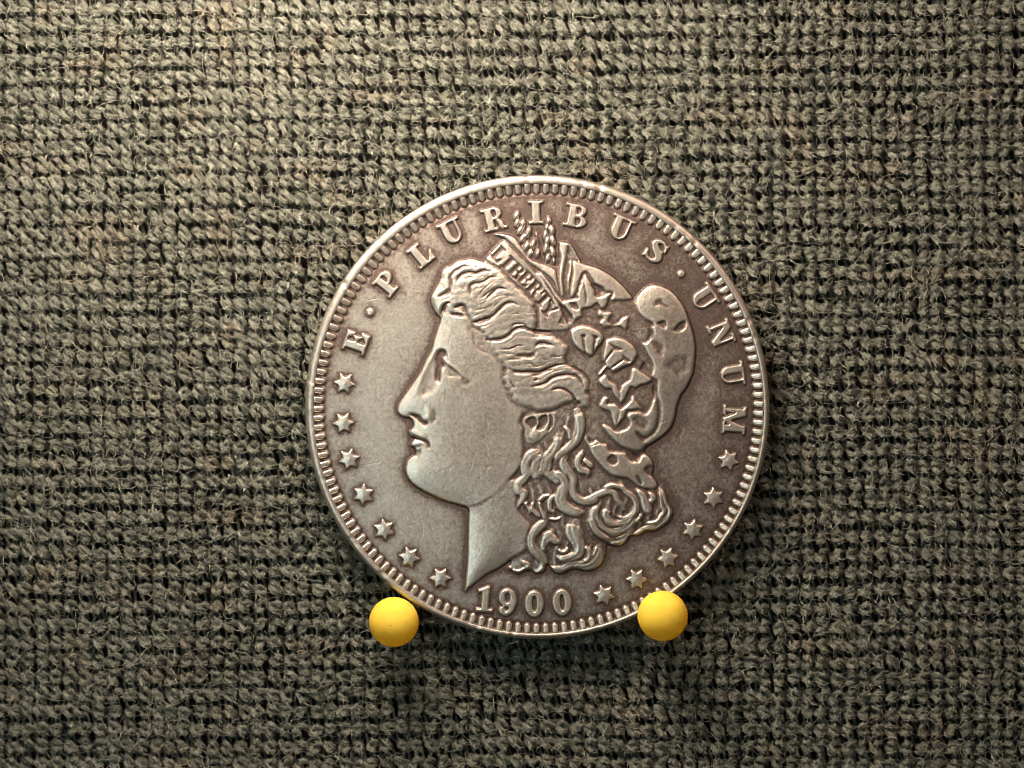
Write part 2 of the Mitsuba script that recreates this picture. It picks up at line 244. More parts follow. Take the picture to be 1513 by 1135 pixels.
KERNELS = ['-171,1567,21,40,-20 -166,1508,19,37,-15 -140,1449,21,40,-30 -119,1383,22,40,-25 -88,1317,21,44,-25 -59,1258,16,37,-20 -119,1497,18,46,-2 -77,1431,21,53,-18 -37,1332,19,50,-15 3,1258,13,37,-12', '94,1526,18,35,5 77,1467,15,33,0 119,1445,21,48,8 66,1409,18,44,-6 82,1361,19,48,-8 128,1361,19,48,10 72,1302,21,50,-10 126,1266,19,48,12 84,1218,18,40,-10 135,1196,10,29,5']
LEGEND = [('E', -1488, 529), ('P', -1232, 1012), ('L', -955, 1246), ('U', -705, 1437), ('R', -360, 1540), ('I', -12, 1596), ('B', 321, 1565), ('U', 684, 1468), ('S', 975, 1279), ('U', 1370, 893), ('N', 1509, 599), ('U', 1604, 268), ('M', 1616, -106)]
DOTS = [(-1372, 774), (1181, 1090)]
STARS = [(-1581, 191), (-1590, -135), (-1544, -432), (-1428, -722), (-1257, -1009), (-1049, -1236), (-794, -1407), (547, -1547), (815, -1416), (1072, -1240), (1279, -1009), (1446, -748), (1571, -440)]
DATE = [('1', -430, -1576, -4), ('9', -247, -1601, -3), ('0', -25, -1618, 0), ('0', 203, -1607, 3)]
BANDWORD = [('L', -315, 1253), ('I', -239, 1177), ('B', -169, 1111), ('E', -97, 1049), ('R', -22, 968), ('T', 52, 877), ('Y', 102, 799)]
# ---------------------------------------------------------------- the coin's relief: one height field, cut into its parts
G = 0.045                                                   # grid step, mm
NG = 2 * int(18.5 / G) + 1
HALF = NG // 2
RING = np.array([0.11, -0.15])                              # the struck face sits a little off the centre of the blank
gx = (np.arange(NG) - HALF) * G
GX, GY = np.meshgrid(gx, gx)
H = np.zeros((NG, NG))
LAB = np.zeros((NG, NG), int)
PARTS = ['field']


def pts(s):
    return np.array([[float(v) for v in q.split(',')] for q in s.split()]) / 100.0


def spline(p, closed=False, n=6):
    q = np.vstack([p[-1:], p, p[:2]]) if closed else np.vstack([2 * p[:1] - p[1:2], p, 2 * p[-1:] - p[-2:-1]])
    a, b, c, d = q[:-3, None], q[1:-2, None], q[2:-1, None], q[3:, None]
    t = (np.arange(n) / n)[None, :, None]
    o = (0.5 * (2 * b + (c - a) * t + (2 * a - 5 * b + 4 * c - d) * t**2 + (3 * b - a - 3 * c + d) * t**3)).reshape(-1, p.shape[1])
    return o if closed else np.vstack([o, p[-1:]])


def window(lo, hi, pad):
    i0, j0 = np.maximum(np.floor((np.array(lo) - pad) / G).astype(int) + HALF, 0)
    i1, j1 = np.minimum(np.ceil((np.array(hi) + pad) / G).astype(int) + HALF + 1, NG)
    return slice(j0, j1), slice(i0, i1)


def inside(polys, holes=(), pad=0.4):
    """(window, signed distance in mm, positive inside) of outlines, on a grid twice as fine."""
    allp = np.vstack(polys)
    w = window(allp.min(0), allp.max(0), pad)
    h, wd = GX[w].shape
    im = Image.new('L', (4 * wd, 4 * h))
    dr_ = ImageDraw.Draw(im)
    at = lambda p: [tuple(q) for q in ((p / G + HALF - [w[1].start, w[0].start]) * 4 + 2)]
    for p in polys:
        dr_.polygon(at(p), fill=255)
    for p in holes:
        dr_.polygon(at(p), fill=0)
    m = np.asarray(im) > 127
    d = np.where(m, ndimage.distance_transform_edt(m), -ndimage.distance_transform_edt(~m)) + np.where(m, -0.5, 0.5)
    return w, d.reshape(h, 4, wd, 4).mean((1, 3)) * G / 4


def stroke(p, n=10):
    """(window, d / half-width, position along 0..1, signed side) of a stroke with a width per point."""
    s = spline(p, n=n)
    seg = np.linalg.norm(np.diff(s[:, :2], axis=0), axis=1)
    L = np.r_[0, np.cumsum(seg)]
    u = np.linspace(0, L[-1], max(4, int(L[-1] / 0.025)))
    q = np.stack([np.interp(u, L, s[:, k]) for k in range(3)], 1)
    q[:, 2] = np.maximum(q[:, 2], 0.03)
    w = window(q[:, :2].min(0), q[:, :2].max(0), q[:, 2].max() * 1.3 + 0.05)
    t = np.gradient(q[:, :2], axis=0)
    t /= np.linalg.norm(t, axis=1, keepdims=True) + 1e-9
    g = np.stack([GX[w].ravel(), GY[w].ravel()], 1)
    d, i = cKDTree(q[:, :2]).query(g)
    off = g - q[i, :2]
    side = np.sign(t[i, 0] * off[:, 1] - t[i, 1] * off[:, 0])
    sh = GX[w].shape
    return w, (d / q[i, 2]).reshape(sh), (u[i] / L[-1]).reshape(sh), side.reshape(sh)


def sst(a, b, x):
    t = np.clip((x - a) / (b - a), 0, 1)
    return t * t * (3 - 2 * t)


def part(name):
    PARTS.append(name)
    return len(PARTS) - 1


def lift(name, polys, top, edge=0.12, holes=(), pad=0.4, blend=0.0):
    """Raises a closed shape to the height map `top` (array or number) with a bevelled edge."""
    w, d = inside(polys, holes, pad)
    t = top[w] if isinstance(top, np.ndarray) else top
    new = H[w] + (np.maximum(t, H[w]) - H[w]) * sst(-0.02, edge, d)
    if name is not None:
        LAB[w][d > 0.0] = part(name) if isinstance(name, str) else name
    H[w] = np.where(d > -0.02, new, H[w])
    return w, d


def sink(poly, depth, edge):
    w, d = inside([spline(pts(poly), True)])
    H[w] -= depth * sst(-0.3 * edge, edge, d)


def groove(s, depth):
    w, r, u, _ = stroke(pts(s))
    taper = sst(0, 0.18, u) * sst(0, 0.18, 1 - u) * 0.75 + 0.25
    H[w] -= depth * taper * np.clip(1 - (r / 1.25) ** 2, 0, 1) ** 1.5


def ridge(s, height):
    w, r, u, _ = stroke(pts(s))
    H[w] += height * np.clip(1 - (r / 1.2) ** 2, 0, 1) ** 1.5 * (0.3 + 0.7 * sst(0, 0.2, u) * sst(0, 0.2, 1 - u))


def gnoise(scale, seed, octaves=3):
    return meshkit.fbm(np.stack([GX / scale, GY / scale, np.full_like(GX, 3.7 + seed)], -1), octaves, seed) - 0.5


# the head: everything on it rides on one pillow
sil = spline(pts(SIL), True, 3)
w, d = inside([sil], pad=4.0)
DS = np.full((NG, NG), -9.0)
DS[w] = d
dd = np.clip(DS, 0, None)
PIL = 0.20 * sst(-0.02, 0.16, DS) + (DS > 0) * ndimage.gaussian_filter(0.07 * sst(0, 0.9, dd) + 0.22 * (1 - (1 - np.clip(dd / 3.4, 0, 1)) ** 2), 7)
BASE = part('portrait__background')
H = np.where(DS > -0.02, np.maximum(0.84 * PIL - 0.04 + 0.06 * gnoise(0.35, 5), 0), H)
LAB[DS > 0] = BASE

lift('portrait__neck', [spline(pts(NECK), True, 3)], PIL - 0.01, 0.2)
lift('portrait__face', [spline(pts(FACE), True, 3)], PIL + 0.015, 0.16)
lift(len(PARTS) - 1, [spline(pts(TEMPLE), True, 3)], PIL * 0.95 + 0.05 * gnoise(0.4, 6), 0.3)
for s, depth, edge in EYE:
    sink(s, depth, edge)
for s, h in FR:
    ridge(s, h)
for s, h in FG:
    groove(s, h)
soft = ndimage.gaussian_filter(H, 1.5)
mask = sst(0.10, 0.3, ndimage.gaussian_filter(DS, 1))
H = H * (1 - mask) + soft * mask
lift('portrait__ear', [spline(pts(EAR), True, 3)], PIL * 0.86, 0.2)
for s, depth, edge in EARF:
    sink(s, depth, edge)
for s in EARR:
    ridge(s, 0.07)
lift('portrait__headband', [spline(pts(BAND), True, 2)], PIL * 0.88 + 0.02, 0.12)
sink(BANDHOLE, 0.16, 0.12)
w, d = inside([spline(pts(MANE), True, 3)])
strand = 0.05 * np.sin(GX[w] * 9 + 5 * gnoise(1.4, 31)[w] + 2.0 * np.sin(GY[w] * 1.9)) + 0.10 * gnoise(0.5, 32)[w]
H[w] = np.where(d > 0, np.maximum(H[w], H[w] + (0.78 * PIL[w] - 0.02 + strand - H[w]) * sst(0, 0.3, d)), H[w])
LAB[w][d > 0] = part('portrait__hair')
hairi = len(PARTS)
lift('portrait__hair', [spline(pts(HAIR), True, 3)], PIL + 0.03 + 0.05 * gnoise(0.6, 8), 0.5)
w = window([-8, -3], [5, 11.5], 0)
ph = 10 * (GY[w] - 0.25 * GX[w]) + 3.2 * np.sin(GX[w] * 0.95 + 0.6) + 11 * gnoise(1.2, 41)[w]
H[w] += (LAB[w] == hairi) * 0.010 * np.sin(ph) * (0.4 + 1.2 * (gnoise(0.8, 42)[w] + 0.5))      # combed strands
for s, depth in GR:
    groove(s, depth * 0.9)
    for o, f in ((-.42, .20), (-.2, .26), (.22, .26), (.45, .20), (.66, .12)):      # finer strands beside each parting
        g = pts(s)
        t = np.gradient(g[:, :2], axis=0)
        t /= np.linalg.norm(t, axis=1, keepdims=True) + 1e-9
        q = np.c_[g[:, :2] + np.stack([-t[:, 1], t[:, 0]], 1) * o, g[:, 2] * 0.55]
        w, r, u, _ = stroke(q)
        H[w] -= (LAB[w] == hairi) * min(depth, .2) * f * np.sin(np.pi * np.clip(u, 0, 1)) * np.clip(1 - r * r, 0, 1)
lift('portrait__cap', [spline(pts(CAPF), True, 3)], PIL * 0.9 + 0.06, 0.2)
capi = len(PARTS) - 1
for s in CAPFP:
    sink(s, 0.14, 0.15)
lift(capi, [spline(pts(CAPB), True, 3)], PIL * 0.95 + 0.06, 0.3)
for s, depth, edge in CAPBP:
    sink(s, depth * 0.65, edge * 1.5)
lift(capi, [spline(pts(CAPL), True, 3)], PIL * 0.95 + 0.06, 0.3)
for s, depth, edge in CAPLP:
    sink(s, depth * 0.75, edge * 1.3)
for k, s in enumerate(LEAVES):
    lift('portrait__leaf', [spline(pts(s), True, 2)], PIL * 0.9 + (0.08 if k in (3, 4, 5, 6) else 0.07), 0.2, [pts(q) for q in LEAFHOLE] if k == 3 else ())
for s in STEMS:
    w, r, u, _ = stroke(pts(s))
    new = PIL[w] * 0.85 + 0.09 * np.sqrt(np.clip(1 - r * r, 0, 1))
    LAB[w][(r < 1) & (new > H[w])] = BASE
    H[w] = np.where(r < 1, np.maximum(H[w], new), H[w])
for s in VEINS:
    groove(s, 0.06)
for k, s in enumerate(COTTON):
    w, d = lift('portrait__cotton_boll', [spline(pts(s), True, 3)], PIL * 0.9 + 0.15, 0.28)
for s in COTG:
    groove(s, 0.15)
for s in COTP:
    sink(s, 0.14, 0.1)
for e in KERNELS:
    i = part('portrait__wheat_ear')
    for q in e.split():
        x, y, a, b, r = map(float, q.split(','))
        x, y, a, b, c, s_ = x / 100, y / 100, a / 100 * 1.22, b / 100 * 1.08, math.cos(math.radians(r)), math.sin(math.radians(r))
        w = window([x - b, y - b], [x + b, y + b], 0.1)
        X, Y = GX[w] - x, GY[w] - y
        q2 = ((X * c + Y * s_) / a) ** 2 + ((-X * s_ + Y * c) / b) ** 2
        new = 0.08 + 0.38 * np.sqrt(np.clip(1 - q2, 0, 1))
        sel = (q2 < 1) & (new > H[w])
        LAB[w][sel] = i
        H[w] = np.where(sel, new, H[w])
# locks of hair below the ear, each a strand bundle of its own
for k, s in enumerate(LK):
    i = part('portrait__hair_lock')
    g = pts(s)
    g[:, 2] *= 1.18
    w, r, u, side = stroke(g)
    ends = sst(0, 0.08, u) * sst(0, 0.08, 1 - u)
    body = np.clip(1 - r**3.4, 0, 1) ** 0.6
    strands = 0.022 * np.cos(r * side * 7.5 + 1.5 * np.sin(u * 9 + k)) * np.clip(1 - r, 0, 1) ** 0.5
    top = PIL[w] * 0.95 + 0.08 + 0.03 * math.sin(k * 2.4)
    new = np.minimum(0.6 * PIL[w], H[w]) + (top - np.minimum(0.6 * PIL[w], H[w])) * body * (0.6 + 0.4 * ends) + strands
    sel = (r < 1) & (new > H[w])
    LAB[w][sel] = i
    H[w] = np.where(sel, new, H[w])
for s, depth in LGR:
    groove(s, depth)


# ---- lettering: heavy roman capitals drawn as outlines, capital height 1
def seg(*p, w=0.1):
    return LineString(p).buffer(w / 2, cap_style='flat', join_style='mitre')


def rect(a, b, c, d):
    return box(a, b, c, d)


def ring(cx, cy, rx, ry, ix, iy, dx=0.0):
    c = Point(0, 0).buffer(1, 24)
    return affinity.translate(affinity.scale(c, rx, ry), cx, cy).difference(affinity.translate(affinity.scale(c, ix, iy), cx + dx, cy))


def thick(p, n=14):
    q = spline(np.array(p, float), n=n)
    return unary_union([MultiPoint([a[:2], b[:2]]).buffer(1e-3).union(Point(a[:2]).buffer(a[2])).union(Point(b[:2]).buffer(b[2])).convex_hull for a, b in zip(q[:-1], q[1:])])


def glyph(c, fat=.038):
    half = lambda g, x: g.intersection(box(x, -1, 2, 2))
    if c == 'I':
        g = [rect(-.16, 0, .16, 1), rect(-.3, 0, .3, .1), rect(-.3, .9, .3, 1)]
    elif c == 'E':
        g = [rect(-.3, 0, .0, 1), rect(-.44, 0, .4, .1), rect(-.44, .9, .38, 1), Polygon([(.38, 1), (.38, .66), (.3, .68), (.12, .92)]), Polygon([(.42, 0), (.44, .36), (.36, .34), (.14, .08)]),
             rect(0, .45, .2, .55), Polygon([(.08, .5), (.22, .32), (.26, .32), (.26, .68), (.22, .68)])]
    elif c == 'L':
        g = [rect(-.26, 0, .04, 1), rect(-.4, 0, .4, .1), rect(-.4, .9, .18, 1), Polygon([(.42, 0), (.44, .42), (.36, .4), (.16, .08)])]
    elif c == 'P':
        g = [rect(-.28, 0, .02, 1), rect(-.42, 0, .16, .1), rect(-.42, .9, .1, 1), half(ring(.06, .72, .36, .28, .12, .18), 0.0), rect(0, .9, .08, 1), rect(0, .44, .08, .54)]
    elif c == 'R':
        g = [rect(-.32, 0, -.02, 1), rect(-.46, 0, .1, .1), rect(-.46, .9, .1, 1), half(ring(.04, .74, .34, .26, .12, .16), -.03), rect(-.03, .48, .08, .57),
             Polygon([(.02, .54), (.16, .54), (.34, .34), (.38, .1), (.5, .1), (.5, 0), (.26, 0), (.14, .3)])]
    elif c == 'B':
        g = [rect(-.34, 0, -.04, 1), rect(-.48, 0, .1, .1), rect(-.48, .9, .1, 1), half(ring(.04, .75, .34, .25, .12, .155), -.05), half(ring(.06, .27, .4, .27, .14, .175), -.05), rect(-.05, .46, .08, .56)]
    elif c == 'U':
        g = [rect(-.34, .35, -.06, 1), rect(-.48, .9, .08, 1), rect(.26, .35, .36, 1), rect(.14, .9, .5, 1), ring(.01, .36, .35, .38, .25, .29, .0).intersection(box(-1, -1, 1, .37)),
             Polygon([(-.34, .4), (-.06, .4), (-.05, .25), (.0, .1), (-.2, .06), (-.33, .25)])]
    elif c == 'N':
        g = [rect(-.4, 0, -.3, 1), rect(-.5, 0, -.18, .1), rect(-.5, .9, -.18, 1), rect(.3, 0, .4, 1), rect(.16, .9, .5, 1), Polygon([(-.42, 1), (-.12, 1), (.4, 0), (.2, -.02)])]
    elif c == 'M':
        g = [rect(-.46, 0, -.36, 1), rect(-.58, 0, -.22, .1), rect(.24, 0, .5, 1), rect(.14, 0, .6, .1), rect(-.56, .9, -.3, 1), rect(.3, .9, .6, 1),
             Polygon([(-.48, 1), (-.2, 1), (.06, .22), (-.04, 0.02)]), Polygon([(.3, 1), (.4, 1), (.06, 0.02), (-.05, 0.02)])]
    elif c == 'S':
        g = [thick([(.3, .8, .05), (.12, .95, .055), (-.12, .92, .08), (-.22, .74, .12), (-.04, .56, .15), (.18, .42, .15), (.27, .24, .12), (.1, .06, .07), (-.14, .06, .05), (-.3, .22, .05)]),
             Polygon([(.34, 1), (.38, .64), (.3, .64), (.2, .9)]), Polygon([(-.36, 0), (-.38, .36), (-.3, .36), (-.2, .1)])]
    elif c == 'T':
        g = [rect(-.14, 0, .14, 1), rect(-.28, 0, .28, .1), rect(-.42, .88, .42, 1), rect(-.42, .66, -.34, 1), rect(.34, .66, .42, 1)]
    elif c == 'Y':
        g = [rect(-.14, 0, .14, .5), rect(-.28, 0, .28, .1), Polygon([(-.46, 1), (-.16, 1), (.12, .45), (-.12, .42)]), Polygon([(.3, 1), (.44, 1), (.14, .4), (0, .45)])]
    elif c == '1':
        g = [Polygon([(-.12, 0), (.16, 0), (.16, 1), (.06, 1), (-.12, .9)]), rect(-.32, 0, .34, .11), Polygon([(.08, 1), (-.28, .84), (-.26, .74), (-.06, .8)])]
    elif c == '0':
        g = [ring(0, .5, .385, .51, .10, .32)]
    elif c == '9':
        g = [ring(0, .66, .35, .35, .11, .2), thick([(.24, .66, .12), (.25, .42, .12), (.14, .16, .10), (-.04, .04, .07), (-.22, .1, .07)]), Point(-.2, .17).buffer(.12)]
    return unary_union(g).buffer(.05).buffer(-.05).buffer(fat)


def rings_of(g):
    gs = [g] if g.geom_type == 'Polygon' else list(g.geoms)
    return [np.array(q.exterior.coords) for q in gs], [np.array(i.coords) for q in gs for i in q.interiors]


def place_glyph(c, x, y, height, deg, stretch=1.0, fat=.034):
    g = affinity.translate(glyph(c, fat), 0, -0.5)
    g = affinity.rotate(affinity.scale(g, height * stretch, height, origin=(0, 0)), deg, origin=(0, 0))
    return rings_of(affinity.translate(g, x / 100, y / 100))


for c, x, y in BANDWORD:                                     # sunk into the band
    ext, ins = place_glyph(c, x, y, 1.24, -47, 0.98, 0.0)
    w, d = inside(ext, ins)
    H[w] -= 0.10 * sst(-0.05, 0.07, d)
for c, x, y in LEGEND:
    deg = math.degrees(math.atan2(y / 100 - 0.05, x / 100 - 0.16)) - 90
    ext, ins = place_glyph(c, x, y, 1.86, deg, 1.04)
    lift('letter', ext, 0.23, 0.10, ins)
for c, x, y, deg in DATE:
    ext, ins = place_glyph(c, x, y, 2.08, deg, 0.95)
    lift('numeral', ext, 0.21, 0.11, ins)
for x, y in DOTS:
    w, d = lift('dot', [np.array(Point(x / 100, y / 100).buffer(0.37).exterior.coords)], 0.17, 0.18)
for x, y in STARS:
    a0 = math.atan2(y / 100 + 0.1, x / 100 - 0.11)
    a = a0 + np.arange(12) * np.pi / 6
    R = np.where(np.arange(12) % 2, 0.53, 0.90)
    p = np.array(Polygon(np.stack([x / 100 + R * np.cos(a), y / 100 + R * np.sin(a)], 1)).buffer(.04).buffer(-.07).buffer(.05).exterior.coords)
    w, d = lift('star', [p], 0.15, 0.08)
    r = np.hypot(GX[w] - x / 100, GY[w] - y / 100)
    H[w] += 0.07 * np.clip(1 - r / 0.75, 0, 1) * (d > 0)
# the beaded border: teeth that point inwards, and the rise to the rim
ND, RO, RI = 149, 18.42, 17.62
X, Y = GX - RING[0], GY - RING[1]
RR, TH = np.hypot(X, Y), np.arctan2(Y, X) + 2 * np.pi
k = TH / (2 * np.pi) * ND
cell = np.floor(k).astype(int) % ND
off = (k - np.floor(k) - 0.5) * 2 * np.pi / ND * RR
tooth_w = 0.265
inner = RI + tooth_w
dist = np.where(RR < inner, np.hypot(off, RR - inner), np.abs(off))
tooth = sst(0.07, -0.10, dist - tooth_w)
dome = np.sqrt(np.clip(1 - (dist / (tooth_w + 0.08)) ** 2, 0, 1))
sel = RR > RI - 0.3
slope = 0.19 + 0.13 * sst(RI + 0.1, RO, RR)
worn = np.random.default_rng(3).uniform(0.78, 1.08, ND)[cell]
th_ = (tooth * worn * slope * (0.80 + 0.20 * dome) - 0.05 * sst(RI - 0.15, RI + 0.1, RR) * (1 - tooth))
H = np.where(sel, np.maximum(H, 0) * 0 + th_ + np.where(RR < RI, H * (tooth < 0.01), 0), H)
first = len(PARTS)
for q in range(ND):
    part('denticle')
LAB = np.where(sel & (tooth > 0.5), first + cell, LAB)
# wear: the high points are rubbed flat, the whole surface softened, then pitted and scratched
H = np.where(DS > 0, H * 0.9, H)
H = np.where(H > 0.46, 0.46 + (H - 0.46) * 0.5, H)
H = ndimage.gaussian_filter(H, 0.75)
mask = sst(0.15, 0.4, DS)
H = H * (1 - mask) + ndimage.gaussian_filter(H, 1.0) * mask
H0 = H.copy()
H = H + 0.015 * gnoise(0.13, 11, 2) + 0.010 * gnoise(0.9, 12, 3) * (LAB > 0)
rng = np.random.default_rng(7)
for q in range(240):
    a, r = rng.uniform(0, 6.283), 17.2 * math.sqrt(rng.uniform())
    x, y, b, ln = r * math.cos(a), r * math.sin(a), rng.uniform(0, 3.142), rng.uniform(0.3, 1.9)
    p = np.array([[x, y, .035], [x + ln * .5 * math.cos(b), y + ln * .5 * math.sin(b), .045], [x + ln * math.cos(b + rng.uniform(-.3, .3)), y + ln * math.sin(b), .03]])
    w_, r_, u_, _ = stroke(p)
    H[w_] -= rng.uniform(.004, .015) * np.clip(1 - r_ * r_, 0, 1)
for s in ('1014,-125,3 1042,-120,4 1064,-115,3', '1187,-144,3 1230,-155,4 1281,-176,3', '-420,-90,3 -415,-130,4 -405,-170,3', '420,-330,3 520,-300,4 560,-310,3'):      # the longer cuts
    w_, r_, u_, _ = stroke(pts(s))
    H[w_] -= 0.03 * np.clip(1 - r_ * r_, 0, 1)
# ---------------------------------------------------------------- the cloth: purl side of a plain wool knit, every course a yarn of loose fibres
rng = np.random.default_rng(21)
WALE, COURSE = 1.20, 1.46
CX0, CY0 = 37.4 * PX, -33.8 * PX                             # the coin's centre
XS, YS = 52.0, 41.0
NW, NC = int(2 * XS / WALE), int(2 * YS / COURSE)
TS = 10                                                     # points per stitch
FIB = 12


def n1(x, seed):
    return meshkit.noise(np.stack([x, np.full_like(x, 0.37 + seed), np.full_like(x, 5.1)], -1), seed) - 0.5


def f2(x, y, s, seed):
    return meshkit.fbm(np.stack([x / s, y / s, np.full_like(x, 1.3)], -1), 3, seed) - 0.5


def course(n):
    """The centre line of one course, purl face towards +z: loop heads and feet stand proud, the legs between them dive to the back."""
    u = np.arange(NW * TS + 1) / TS
    th = 2 * np.pi * u
    jit = lambda a, sc, s: a * (n1(u * sc, 100 * n + s))
    x = -XS + WALE * u + WALE * 0.11 * np.sin(2 * th)
    y0 = np.full_like(x, -YS + COURSE * n)
    c = np.cos(th)
    tilt = 0.05 + 0.7 * f2(x, y0, 7.0, 3) + 0.16 * np.clip((-x + y0) / 50, 0, 1) + jit(0.6, 1.0, 8)
    y = 1.085 * np.sign(c) * np.abs(c) ** 0.85 - tilt * np.sin(2 * th) + jit(0.42, 2.2, 2)
    x = x + jit(0.46, 2.1, 1)
    c2 = np.cos(2 * th)
    z = 0.62 * np.tanh(1.9 * (c2 - 0.05)) - 0.32 - 0.9 * np.clip(-c2 - 0.2, 0, 1) + jit(0.35, 2.0, 3)
    x = x - (0.25 + 0.3 * f2(x, y0, 10.0, 9)) * y           # the stitches lean, so that heads stand over feet in columns
    yy = y0 + y + 1.6 * f2(x, y0, 22.0, 4) + 0.3 * f2(x, y0, 5.0, 6)
    x = x + 1.2 * f2(x, yy, 22.0, 5) + 0.9 * f2(x, yy, 4.5, 15)
    z = z + 0.55 * f2(x, yy, 5.0, 7)
    r = np.hypot(x - CX0, yy - CY0)
    z = z - 0.45 - 0.35 * np.clip((19.4 - r) / 1.2, 0, 1)
    return np.stack([x, yy, z], -1), u


def frames(p):
    """Tangent and two normals carried along the line without twisting."""
    t = np.gradient(p, axis=0)
    t /= np.linalg.norm(t, axis=1, keepdims=True)
    tl, a = t.tolist(), [[0.0, 0.0, 1.0]]
    for x, y, z in tl:
        u, v, w = a[-1]
        d = u * x + v * y + w * z
        u, v, w = u - d * x, v - d * y, w - d * z
        m = math.sqrt(u * u + v * v + w * w) + 1e-12
        a.append([u / m, v / m, w / m])
    a = np.array(a[1:])
    return t, a, np.cross(t, a)


def tubes(p, r, sides):
    t, a, b = frames(p)
    g = np.arange(sides) * 2 * np.pi / sides
    v = p[:, None] + r[:, None, None] * (np.cos(g)[None, :, None] * a[:, None] + np.sin(g)[None, :, None] * b[:, None])
    i, j = np.meshgrid(np.arange(len(p) - 1), np.arange(sides), indexing='ij')
    q = np.stack([i * sides + j, i * sides + (j + 1) % sides, (i + 1) * sides + (j + 1) % sides, (i + 1) * sides + j], -1).reshape(-1, 4)
    return v.reshape(-1, 3), np.vstack([q[:, [0, 1, 2]], q[:, [0, 2, 3]]])


def write_curves(name, curves):
    os.makedirs(meshkit.FOLDER, exist_ok=True)
    path = f'{meshkit.FOLDER}/{name}.txt'
    with open(path, 'w') as out:
        for pr in curves:
            out.write('\n'.join('%.9f %.9f %.9f %.9f' % tuple(q) for q in pr.tolist()) + '\n\n')
    return path


def tone(q):
    a = mikit.fbm(q.x / 0.5, q.z / 0.5, q.y / 0.5, 2)
    b = mikit.noise(q.x / 3.0, q.z / 2.2, 4.0)
    c = mikit.noise(q.x / 0.8 + 40, q.z / 0.6, q.y / 0.7)
    base = mikit.mix((0.064, 0.070, 0.057), (0.250, 0.264, 0.217), a)
    base = mikit.mix(base, mi.Color3f(0.22, 0.18, 0.13), mikit.smoothstep(0.62, 0.9, b) * 0.3)
    return mikit.mix(base, mi.Color3f(0.24, 0.29, 0.25), mikit.smoothstep(0.83, 0.93, c) * 0.6)


def wool(p, n, uv):
    return tone(p / SC) * 1.15


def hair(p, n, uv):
    return tone(p / SC) * 1.9 + mi.Color3f(0.04, 0.04, 0.035)  # paler than the wool, with the light that fine fibres catch painted in


def yarn(p, n, uv):
    s = mikit.noise(uv.x * 11 + uv.y * 2.2, uv.y * 2.5, 3.0) * 0.65 + mikit.noise(uv.x * 23 + uv.y * 4, uv.y * 3.0, 9.0) * 0.35
    return tone(p / SC) * (0.35 + 1.0 * s)


scene['wool'] = {'type': 'principled', 'base_color': mikit.proc(wool), 'roughness': 0.6, 'specular': 0.35, 'sheen': 0.4}
scene['wool_hair_lit'] = {'type': 'principled', 'base_color': mikit.proc(hair), 'roughness': 0.5, 'specular': 0.5, 'sheen': 0.5}
scene['wool_yarn'] = {'type': 'principled', 'base_color': mikit.proc(yarn), 'roughness': 0.75, 'specular': 0.2, 'sheen': 0.3}
scene['backing'] = {'type': 'twosided', 'bsdf': {'type': 'diffuse', 'reflectance': {'type': 'rgb', 'value': [0.02, 0.018, 0.015]}}}  # near-black colour stands in for the shade between stitches
labels['knitted_cloth'] = {'label': 'grey brown knitted wool cloth with fuzzy loops behind the coin', 'category': 'cloth'}
for n in range(NC + 1):
    p, u = course(n)
    t, a, b = frames(p)
    key = 'knitted_cloth__yarn_row' + (f'_{n:03d}' if n else '')
    proud = 0.45 + 0.55 * np.clip((np.cos(4 * np.pi * u) + 0.7) / 0.8, 0, 1)      # legs thinned to show the near-black backing as shade in the gaps
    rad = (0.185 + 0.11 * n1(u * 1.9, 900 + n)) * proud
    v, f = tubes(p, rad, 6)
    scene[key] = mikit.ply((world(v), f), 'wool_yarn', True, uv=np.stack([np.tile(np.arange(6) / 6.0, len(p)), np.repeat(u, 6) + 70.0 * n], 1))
    curves = []
    for k in range(FIB):
        ph = 2 * np.pi * k / FIB + 2 * np.pi * u * 0.35 + 2.5 * n1(u * 0.8, 31 * k + n)
        rr = (0.205 + 0.16 * n1(u * 1.7, 17 * k + n)) * proud
        q = p + (np.cos(ph) * rr)[:, None] * a + (np.sin(ph) * rr)[:, None] * b
        w = 0.022 * (0.7 + 0.6 * rng.uniform()) * np.ones(len(q))
        curves.append(np.hstack([world(q), w[:, None] * SC]))
    scene[key + '__1'] = {'type': 'linearcurve', 'filename': write_curves(f'row{n}', curves), 'bsdf': {'type': 'ref', 'id': 'wool'}}
# frayed ends: short fibres that fan out of every loop, as wool does
curves = []
for n in range(NC + 1):
    p, u = course(n)
    t, a, b = frames(p)
    for i in range(0, len(p) - 4, TS // 2):
        if math.hypot(p[i, 0] - CX0, p[i, 1] - CY0) < 18.8:
            continue
        for k in range(8):
            i1 = min(max(i + int(rng.integers(-1, 2)), 2), len(p) - 3)
            d0 = t[i1] * rng.choice([-1, 1]) + rng.normal(0, 0.26, 3) * [1, 1, 0.4]
            ln = rng.uniform(0.5, 1.2)
            s = np.linspace(-0.4, 0.6, 5)[:, None] * ln
            bend = rng.normal(0, 0.45, 3) * [1, 1, 0.4]
            q = p[i1] + s * d0 + s * s * bend + [rng.normal(0, .12), rng.normal(0, .12), 0.17 + rng.uniform(0, 0.13)] - [0, 0, 0.5] * s * s
            w = rng.uniform(0.014, 0.024) * np.array([.6, 1, 1, .8, .4])
            curves.append(np.hstack([world(q), w[:, None] * SC]))
scene['knitted_cloth__frayed_fibre'] = {'type': 'linearcurve', 'filename': write_curves('fray', curves), 'bsdf': {'type': 'ref', 'id': 'wool'}}
labels['knitted_cloth__frayed_fibre'] = {'kind': 'stuff'}
